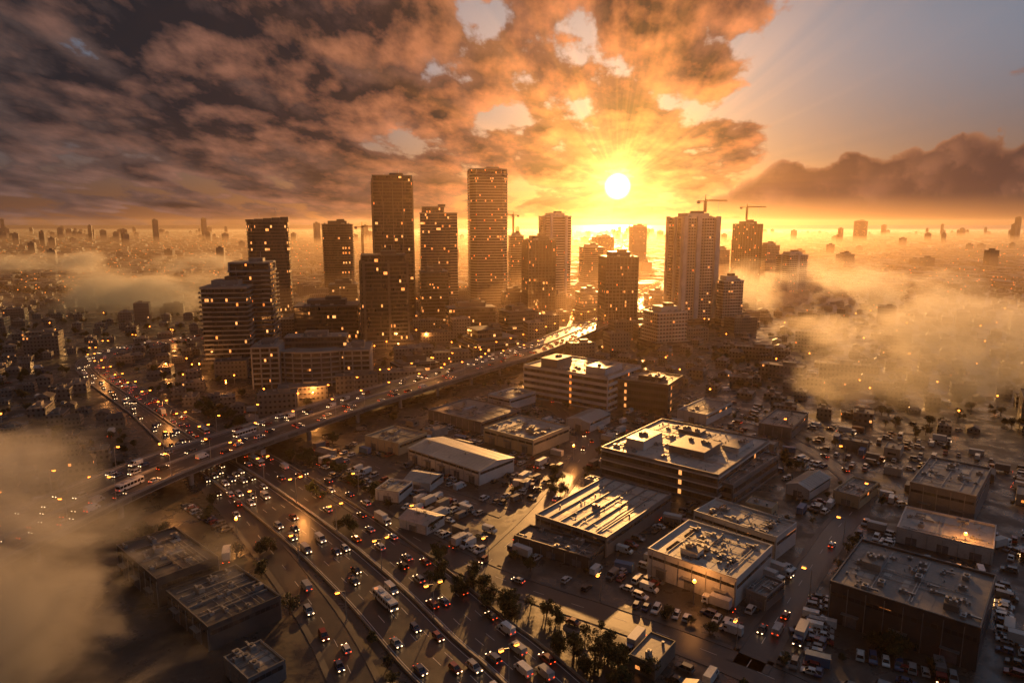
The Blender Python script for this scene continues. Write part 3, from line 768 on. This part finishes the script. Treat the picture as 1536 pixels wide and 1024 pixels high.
TREES=[tree_mesh(1),tree_mesh(2,7.0,3.2),tree_mesh(3,4.8,2.4),tree_mesh(4,7.2,2.8),tree_mesh(5,5.6,3.0)]
def tree(x,y,s_=1): place('tree',R.choice(TREES),(x,y,0),R.uniform(0,6.28),scale=s_*R.uniform(.6,1.15))
def along(fr,o1,o2,prob,s_=1,ymin=120,ymax=420):
    for p,d,r in fr:
        if ymin<p.y<ymax and R.random()<prob:
            q=p+r*R.uniform(o1,o2)
            if free(q.x,q.y,1.0): tree(q.x,q.y,s_)
for _ in range(6): along(hfr,19,32,.45,.85)
along(sfr,8,10,.5,.7); along(sfr,-10,-8,.6,.8); along(rfr,-9,-8,.3,.9); along(tfr,7,8,.35,.7); along(ufr,7,8,.35,.7)
for _ in range(4): along(hfr,-34,-20,.15,.9,130,300)
for u,v in ((835,735),(1030,735),(690,885),(720,880),(740,905),(760,925),(905,985),(925,1000),(880,1010),(1180,690),(1190,700),(480,745),(520,790),(400,830),(830,720),(1350,985),(1400,1010),(1320,970),(960,760),(650,870),(640,790),(850,980),(960,1010),(710,860),(660,840)):
    for k in range(4):
        p=G(u+R.uniform(-14,14),v+R.uniform(-8,8)); tree(p.x,p.y,.9)
for _ in range(1500):
    x=R.uniform(-120,330); y=R.uniform(130,440)
    if R.random()<.26 and inpoly(x,y,IND) and free(x,y,1.8): tree(x,y,.62)
# ---------------------------------------------------------------- residential carpet
def house(w,d,fl,flat):
    mb=MB(); h=fl*3.1; mb.box(0,0,0,w,d,h,'hwin','hroof')
    if flat:
        for sx in (-1,1): mb.box(sx*(w/2-.1),0,h,.2,d,.6,'wall'); mb.box(0,sx*(d/2-.1),h,w-.4,.2,.6,'wall')
        mb.box(w*.15,d*.1,h,w*.3,d*.3,2.2,'wall','hroof'); mb.cyl(-w*.3,-d*.2,h,h+1.3,.5,'metal',7); mb.box(-w*.1,d*.3,h,1.8,1.2,.9,'metal')
        for k in range(1,fl): mb.box(0,-d/2-.5,k*3.1,w*.5,1,.2,'wall')
    else:
        A=[(-w/2-.4,-d/2-.4,h),(w/2+.4,-d/2-.4,h),(w/2-d*.2,0,h+d*.24),(-w/2+d*.2,0,h+d*.24)]
        mb.face(A,'hroof'); mb.face([(x,-y,z) for x,y,z in A][::-1],'hroof')
        for sx in(-1,1): mb.face([(sx*(w/2+.4),-d/2-.4,h),(sx*(w/2+.4),d/2+.4,h),(sx*(w/2-d*.2),0,h+d*.24)][::sx],'hroof')
    return mb.mesh('house')
HOU=[house(11,9,2,False),house(13,10,1,True),house(14,10,2,True),house(10,8,1,False),house(16,9,2,True),house(9,9,2,True)]
APT=[house(22,13,4,True),house(26,12,5,True),house(18,16,6,True),house(30,14,3,True)]
CORE=[G(*q) for q in ((300,575),(300,520),(430,440),(1120,440),(1130,500),(960,530),(720,560),(430,625))]
LAMPS=[]
yy=215.0
while yy<1150:
    st=19 if yy<600 else 25
    xx=-yy*.86
    while xx<yy*.86:
        x=xx+R.uniform(-5,5); y=yy+R.uniform(-5,5); xx+=st
        if inpoly(x,y,IND): continue
        core=inpoly(x,y,CORE)
        q=R.random()
        if core:
            if q<.5 and free(x,y,13): 
                ro=.25; place('apartment_block',R.choice(APT),(x,y,0),ro); occupy(x,y,26,14,ro)
            elif q<.75 and free(x,y,3): tree(x,y,1.1)
            elif free(x,y,1): LAMPS.append((x,y))
            continue
        if y<330 and x>-60: continue
        if q<.60:
            if free(x,y,7):
                ro=(.35 if x<0 else -.5)+R.choice((0,math.pi/2))+R.uniform(-.1,.1)
                if R.random()<.06 and y>350: 
                    if free(x,y,13): place('apartment_block',R.choice(APT),(x,y,0),ro); occupy(x,y,24,14,ro)
                else: place('house',R.choice(HOU),(x,y,0),ro,scale=R.uniform(.65,1.05))
        elif q<.90:
            for _ in range(3):
                tx,ty=x+R.uniform(-8,8),y+R.uniform(-8,8)
                if free(tx,ty,2): tree(tx,ty,1.0)
        elif y<900 and free(x,y,2) and R.random()<.6: LAMPS.append((x,y))
        if R.random()<.3 and y<520:
            px,py=x+9,y+R.uniform(-3,3)
            if free(px,py,2.5): parked(px,py,R.choice((.35,1.9)))
    yy+=st
# distant city
mb=MB(); r=random.Random(5)
for _ in range(9000):
    y=1150*math.exp(r.random()*2.0); x=r.uniform(-.9,.9)*y
    s_=1+y/3500
    mb.box(x,y,0,r.uniform(9,24)*s_,r.uniform(9,20)*s_,r.uniform(3,9)*(1+y/6000),'hwin' if r.random()<.6 else 'wall','hroof',rot=r.choice((.3,.3+1.57,.0)))
cents=[(r.uniform(-.8,.8),r.uniform(3000,7000),r.uniform(.6,1.25)) for _ in range(22)]
for a,yc,k in cents:
    for _ in range(11):
        y=yc+r.gauss(0,220); x=a*yc+r.gauss(0,330)
        h=abs(r.gauss(36,34))*k+14; w=r.uniform(18,36)
        mb.box(x,y,0,w,w*.8,h,'hwin','concd',rot=r.uniform(0,1)); mb.box(x,y,h,w*.4,w*.4,5,'concd')
for _ in range(50):
    y=r.uniform(1400,3200); x=r.uniform(-.85,.85)*y; w=r.uniform(16,26); h=r.uniform(18,48)
    mb.box(x,y,0,w,w*.8,h,'hwin','concd',rot=r.uniform(0,.6)); mb.box(x,y,h,w*.4,w*.4,4,'concd')
mb.obj('distant_city')
mb=MB()
for _ in range(1300):
    y=1000*math.exp(r.random()*1.7); x=r.uniform(-.85,.85)*y; s_=.5+y/3000
    mb.cyl(x,y,0,8,.15,'metal',4); mb.box(x,y,8+y*.001,s_,s_,s_*.7,'farlamp')
mb.obj('distant_street_lights')
mb=MB()
for _ in range(16000):
    y=1050*math.exp(r.random()*1.3); x=r.uniform(-.88,.88)*y; s_=r.uniform(2,5)
    cx,cy=x,y
    for q in range(3):
        p=Vector((cx+r.uniform(-3,3),cy+r.uniform(-3,3),r.uniform(3,8)))
        a=Vector((r.gauss(0,1),r.gauss(0,1),r.gauss(0,1))).normalized(); b_=a.orthogonal().normalized()
        mb.face([p-a*s_*.6,p-b_*s_*.5,p+a*s_*.6,p+b_*s_*.5],'leafd')
mb.obj('distant_trees')
# ---------------------------------------------------------------- street lamps
def lamp_mesh(hh=9,double=False):
    mb=MB(); mb.cyl(0,0,0,hh,.14,'metal',6,.08); mb.cyl(0,0,0,.5,.25,'conc',6)
    for s_ in ((1,-1) if double else (1,)):
        mb.beam((0,0,hh),(s_*2,0,hh+.5),.1,'metal'); mb.box(s_*2.2,0,hh+.4,1.2,.6,.2,'metal'); mb.box(s_*2.2,0,hh-.05,1.05,.6,.44,'lamp')
    return mb.mesh('street_lamp')
LM=lamp_mesh(); LMD=lamp_mesh(10,True)
def globe():
    mb=MB(); mb.cyl(0,0,0,6.6,.12,'metal',6,.08); mb.cyl(0,0,6.6,7.1,.25,'lamp',8,.6); mb.cyl(0,0,7.1,7.6,.6,'lamp',8,.25); mb.cyl(0,0,7.6,7.75,.5,'metal',8,.1)
    return mb.mesh('street_lamp')
LG=globe()
def bulb(o,e,z=8.6,x=0):
    l=bpy.data.lights.new('bulb','POINT'); l.energy=e; l.color=(1,.36,.08); l.shadow_soft_size=.6
    lo=bpy.data.objects.new('bulb',l); lo.location=(x,0,z); COL.objects.link(lo); lo.parent=o
def alonglamp(fr,off,step,z,me,ymax=900,flip=0,every=0,e=5000):
    L=0; c=0
    for i in range(1,len(fr)):
        L+=(fr[i][0]-fr[i-1][0]).length
        if L>step and fr[i][0].y<ymax:
            L=0; c+=1; p,d,r_=fr[i]; q=p+r_*(off(i) if callable(off) else off)
            o=place('street_lamp',me,(q.x,q.y,z),math.atan2(r_.y,r_.x)+flip)
            if every and c%every==0 and q.y>170: bulb(o,e,me is LMD and 9.4 or 8.4,2.2)
alonglamp(ofr,OW-.2,21,DZ+.9,LM,1100,math.pi,4,8500); alonglamp(ofr,-OW+.2,21,DZ+.9,LM,1100)
alonglamp(hfr,0,30,.9,LMD,900,0,5,7500); alonglamp(sfr,-5.5,38,.1,LM); alonglamp(tfr,4.6,40,.1,LM,flip=math.pi); alonglamp(rfr,-5.6,42,.1,LM)
for x,y in LAMPS[:420]: place('street_lamp',LG,(x,y,0),0)
for i,(u,v,e) in enumerate(((598,528,20000),(640,515,9000),(430,600,14000),(470,606,14000),(510,597,14000),(356,806,4000),(810,480,16000),(690,500,9000),(860,488,14000),(300,560,9000),(340,590,9000),(1040,905,2500),(1350,900,3000),(1445,830,3000),(860,690,3500),(250,560,9000),(720,470,9000))):
    p=G(u,v); o=place('street_lamp',LG,(p.x,p.y,0),0); bulb(o,e)
# ---------------------------------------------------------------- sky, sun
sd=Vector((.154,1.02,.053)).normalized()
world=bpy.data.worlds.new('World'); sc.world=world; world.use_nodes=True
n=NT(world.node_tree); bg=n.n['Background']
SUN_EL=math.radians(10.5)
sky=n.n.new('ShaderNodeTexSky'); sky.sky_type='NISHITA'; sky.sun_disc=False
sky.sun_elevation=SUN_EL; sky.sun_rotation=math.atan2(sd.x,sd.y); sky.dust_density=3; sky.altitude=100
d=n.vm('NORMALIZE',n.tc('Generated')); X,Y,Z=n.sep(d)
z0=n.m('MAXIMUM',Z,0.0)
ang=n.m('ARCCOSINE',n.m('MINIMUM',n.vm('DOT_PRODUCT',d,tuple(sd),out=1),.99999))
ex=lambda v,k: n.m('EXPONENT',n.m('MULTIPLY',v,-1.0/k))
g_t=ex(ang,.045); g_m=ex(ang,.13); g_w=ex(ang,.38)
hor=ex(z0,.075)
az=n.m('DIVIDE',X,n.m('MAXIMUM',Y,.05))
th=n.m('ARCTAN2',n.m('SUBTRACT',Z,sd.z),n.m('SUBTRACT',az,sd.x/sd.y))
ray=n.mr(n.noise(n.comb(n.m('COSINE',th),n.m('SINE',th),.5),5.0,3,.6),.4,.62,.4,1.65)
base=n.scol(sky.outputs[0],.006)
base=n.vm('ADD',base,n.scol((.11,.155,.225),n.mr(z0,.02,.24,.12,1.0)))
base=n.vm('ADD',base,n.scol((.95,.27,.04),n.m('MULTIPLY',hor,g_w)))
base=n.vm('ADD',base,n.scol((1.0,.36,.04),n.m('MULTIPLY',g_m,.75)))
iz=n.m('ADD',z0,.07)
qy=n.m('MULTIPLY',n.m('LOGARITHM',iz,math.e),2.0)
qx=n.m('MULTIPLY',n.m('MULTIPLY',X,4.4),n.m('POWER',iz,-.22))
q=n.comb(n.m('ADD',qx,n.m('MULTIPLY',qy,.16)),qy,11.4)
def cl(q):
    a=n.noise(q,.75,3,.5,.1); b_=n.noise(q,2.2,11,.56,.0)
    return n.m('ADD',n.m('MULTIPLY',a,.5),n.m('MULTIPLY',b_,.5))
n1=cl(q); n2=cl(n.vm('ADD',q,(.04,-.12,0.0)))
bias=n.m('ADD',n.mr(X,.22,.46,.065,-.13),n.mr(z0,.02,.11,-.06,.0))
bias=n.m('ADD',bias,n.mr(X,-.5,.05,.06,.0))
dn=n.m('ADD',n1,bias)
mask=n.mr(dn,.485,.53); thick=n.mr(dn,.51,.62)
lit=n.m('ADD',n.m('MULTIPLY',n.m('SUBTRACT',n1,n2),8.0),.2,clamp=True)
thin=n.m('SUBTRACT',1,thick)
cc=n.mix(thick,(.06,.05,.052),(.016,.017,.022))
cc=n.vm('ADD',cc,n.scol((.085,.068,.066),n.m('MULTIPLY',lit,.7)))
gl=n.m('ADD',n.m('MULTIPLY',g_m,2.0),n.m('MULTIPLY',g_w,.72))
cc=n.vm('ADD',cc,n.scol((1.0,.27,.035),n.m('MULTIPLY',gl,n.m('ADD',n.m('MULTIPLY',lit,.9),n.m('MULTIPLY',thin,.22)))))
skyc=n.mix(mask,base,cc)
# cumulus bank on the right: billows from smooth cells plus fine noise
cq=n.comb(n.m('MULTIPLY',az,5.0),n.m('MULTIPLY',Z,6.5),5.3)
def vor(vec,scale):
    v=n.n.new('ShaderNodeTexVoronoi'); v.feature='SMOOTH_F1'; v.inputs['Scale'].default_value=scale; v.inputs['Smoothness'].default_value=.35
    n.put(v.inputs['Vector'],vec); return v.outputs['Distance']
fine=n.noise(cq,5,8,.6)
wob=n.vm('ADD',cq,n.scol((1,1,0),n.m('MULTIPLY',n.m('SUBTRACT',fine,.5),.35)))
bil=n.m('SUBTRACT',1.0,n.m('ADD',n.m('MULTIPLY',vor(wob,2.2),.75),n.m('MULTIPLY',vor(wob,5.5),.35)))
nb=n.noise(n.comb(n.m('MULTIPLY',az,5.0),0.0,2.3),1.1,3,.5)
wn_=n.mr(az,.2,.5); wn_=n.m('MULTIPLY',wn_,n.m('GREATER_THAN',Y,0.0))
top=n.m('ADD',n.m('ADD',.022,n.m('MULTIPLY',wn_,.062)),n.m('MULTIPLY',n.m('SUBTRACT',nb,.45),n.m('ADD',.02,n.m('MULTIPLY',wn_,.13))))
top=n.m('ADD',top,n.m('MULTIPLY',n.m('SUBTRACT',bil,.5),n.m('ADD',.012,n.m('MULTIPLY',wn_,.05))))
dd=n.m('SUBTRACT',top,Z)
bm=n.m('MULTIPLY',n.mr(dd,-.001,.006),n.m('MULTIPLY',n.mr(az,.18,.27),n.mr(Z,.008,.04)))
rim=n.m('SUBTRACT',1,n.mr(dd,.0,.014))
bsh=n.mr(n.m('ADD',bil,n.m('MULTIPLY',n.m('SUBTRACT',fine,.5),.6)),.3,.85)
bc=n.mix(bsh,(.035,.026,.032),(.10,.062,.056))
bc=n.vm('ADD',bc,n.scol((.9,.36,.14),n.m('MULTIPLY',rim,n.m('MULTIPLY',g_w,.7))))
bc=n.vm('ADD',bc,n.scol((.9,.27,.06),n.m('MULTIPLY',g_w,n.m('ADD',.12,n.m('MULTIPLY',bsh,.3)))))
skyc=n.mix(bm,skyc,bc)
skyc=n.vm('ADD',skyc,n.scol((.95,.36,.05),n.m('MULTIPLY',n.m('MULTIPLY',ex(ang,.14),ray),.5)))
skyc=n.vm('ADD',skyc,n.scol((1.0,.55,.13),n.m('MULTIPLY',g_t,2.6)))
skyc=n.vm('ADD',skyc,n.scol((1.0,.85,.55),n.mr(ang,.003,.020,14,0)))
n.put(bg.inputs['Color'],skyc); bg.inputs['Strength'].default_value=1.0
# haze and fog
def hazemat(name,den,an,col=(1,.8,.6)):
    hz=bpy.data.materials.new(name); hz.use_nodes=True; nn=NT(hz.node_tree); nn.n.remove(nn.n['Principled BSDF'])
    v=nn.n.new('ShaderNodeVolumeScatter'); v.inputs['Color'].default_value=(*col,1); v.inputs['Density'].default_value=den; v.inputs['Anisotropy'].default_value=an
    nn.l.new(v.outputs[0],nn.n['Material Output'].inputs['Volume']); M[name]=hz
hazemat('haze',.00008,.78,(1,.7,.45)); hazemat('mist',.00048,.78,(1,.72,.5))
mb=MB(); mb.box(0,4400,-5,17000,10000,155,'haze'); mb.obj('haze')
mb=MB(); mb.box(0,5050,-4,16000,8800,46,'mist'); mb.obj('ground_mist')
def fogmat(dens,scale,th=.5,an=.55,col=(1,.9,.8),step=.6,ramp=.12):
    m=bpy.data.materials.new('fog'); m.use_nodes=True; f=NT(m.node_tree); f.n.remove(f.n['Principled BSDF'])
    g=f.vm('SUBTRACT',f.vm('SCALE',f.tc('Generated'),2.0),(1,1,1)); ln=f.vm('LENGTH',g,out=1)
    fall=f.mr(ln,.3,1.0,1,0)
    pos=f.n.new('ShaderNodeNewGeometry').outputs['Position']
    ns=f.noise(f.vm('MULTIPLY',pos,(.8,1,1.5)),scale,6,.62,.5)
    den=f.m('MULTIPLY',f.mr(f.m('ADD',ns,f.m('MULTIPLY',f.m('SUBTRACT',fall,.7),.16)),th,th+ramp),f.m('SQRT',fall))
    vs=f.n.new('ShaderNodeVolumeScatter'); vs.inputs['Color'].default_value=(*col,1); vs.inputs['Anisotropy'].default_value=an
    f.put(vs.inputs['Density'],f.m('MULTIPLY',den,dens)); f.l.new(vs.outputs[0],f.n['Material Output'].inputs['Volume'])
    try: m.cycles.volume_step_rate=step
    except Exception: pass
    return m
def fog(cx,cy,cz,sx,sy,sz,dens,scale,th=.48,an=.5,rot=0,**kw):
    k='fog%d'%len(M); M[k]=fogmat(dens,scale,th,an,**kw)
    nseg,nr=14,8
    P=[[(math.cos(2*math.pi*j/nseg)*math.sin(math.pi*i/nr),math.sin(2*math.pi*j/nseg)*math.sin(math.pi*i/nr),math.cos(math.pi*i/nr)) for j in range(nseg)] for i in range(nr+1)]
    me=bpy.data.meshes.new('fog_bank'); V=[(0,0,sz/2)]+[(x*sx/2,y*sy/2,z*sz/2) for row in P[1:-1] for x,y,z in row]+[(0,0,-sz/2)]; Fc=[]
    for j in range(nseg): Fc.append((0,1+j,1+(j+1)%nseg))
    for i in range(nr-2):
        for j in range(nseg):
            a=1+i*nseg+j; b_=1+i*nseg+(j+1)%nseg; Fc.append((a,a+nseg,b_+nseg,b_))
    l=len(V)-1; o=1+(nr-2)*nseg
    for j in range(nseg): Fc.append((l,o+(j+1)%nseg,o+j))
    me.from_pydata(V,[],Fc); me.materials.append(M[k]); place('fog_bank',me,(cx,cy,cz),rot)
fog(-144,132,30,180,160,110,.06,.032,.455,.12,col=(1,.95,.9),step=.4)
fog(-470,850,28,520,240,90,.022,.016,.475,.55,ramp=.1)
fog(-900,1500,24,1400,300,80,.014,.007,.48,.5,ramp=.1)
fog(300,425,30,400,270,92,.016,.019,.46,.68,step=.4,ramp=.1,col=(1,.96,.92))
fog(400,830,28,470,200,100,.013,.015,.46,.7,ramp=.1,col=(1,.96,.92))
# sun
l=bpy.data.lights.new('sun','SUN'); l.energy=5.0; l.angle=math.radians(.6); l.color=(1,.46,.13)
o=bpy.data.objects.new('sun',l); COL.objects.link(o)
az_=math.atan2(sd.x,sd.y)
dv=Vector((math.sin(az_)*math.cos(SUN_EL),math.cos(az_)*math.cos(SUN_EL),math.sin(SUN_EL)))
o.rotation_euler=(-dv).to_track_quat('-Z','Y').to_euler()
# camera
cd=bpy.data.cameras.new('camera'); cam=bpy.data.objects.new('camera',cd); COL.objects.link(cam)
cd.lens=24; cd.sensor_width=36; cd.clip_end=80000; cd.clip_start=.5
cam.location=(0,0,H); cam.rotation_euler=(math.pi/2-PITCH,0,0); sc.camera=cam
print('objects',len(bpy.data.objects))
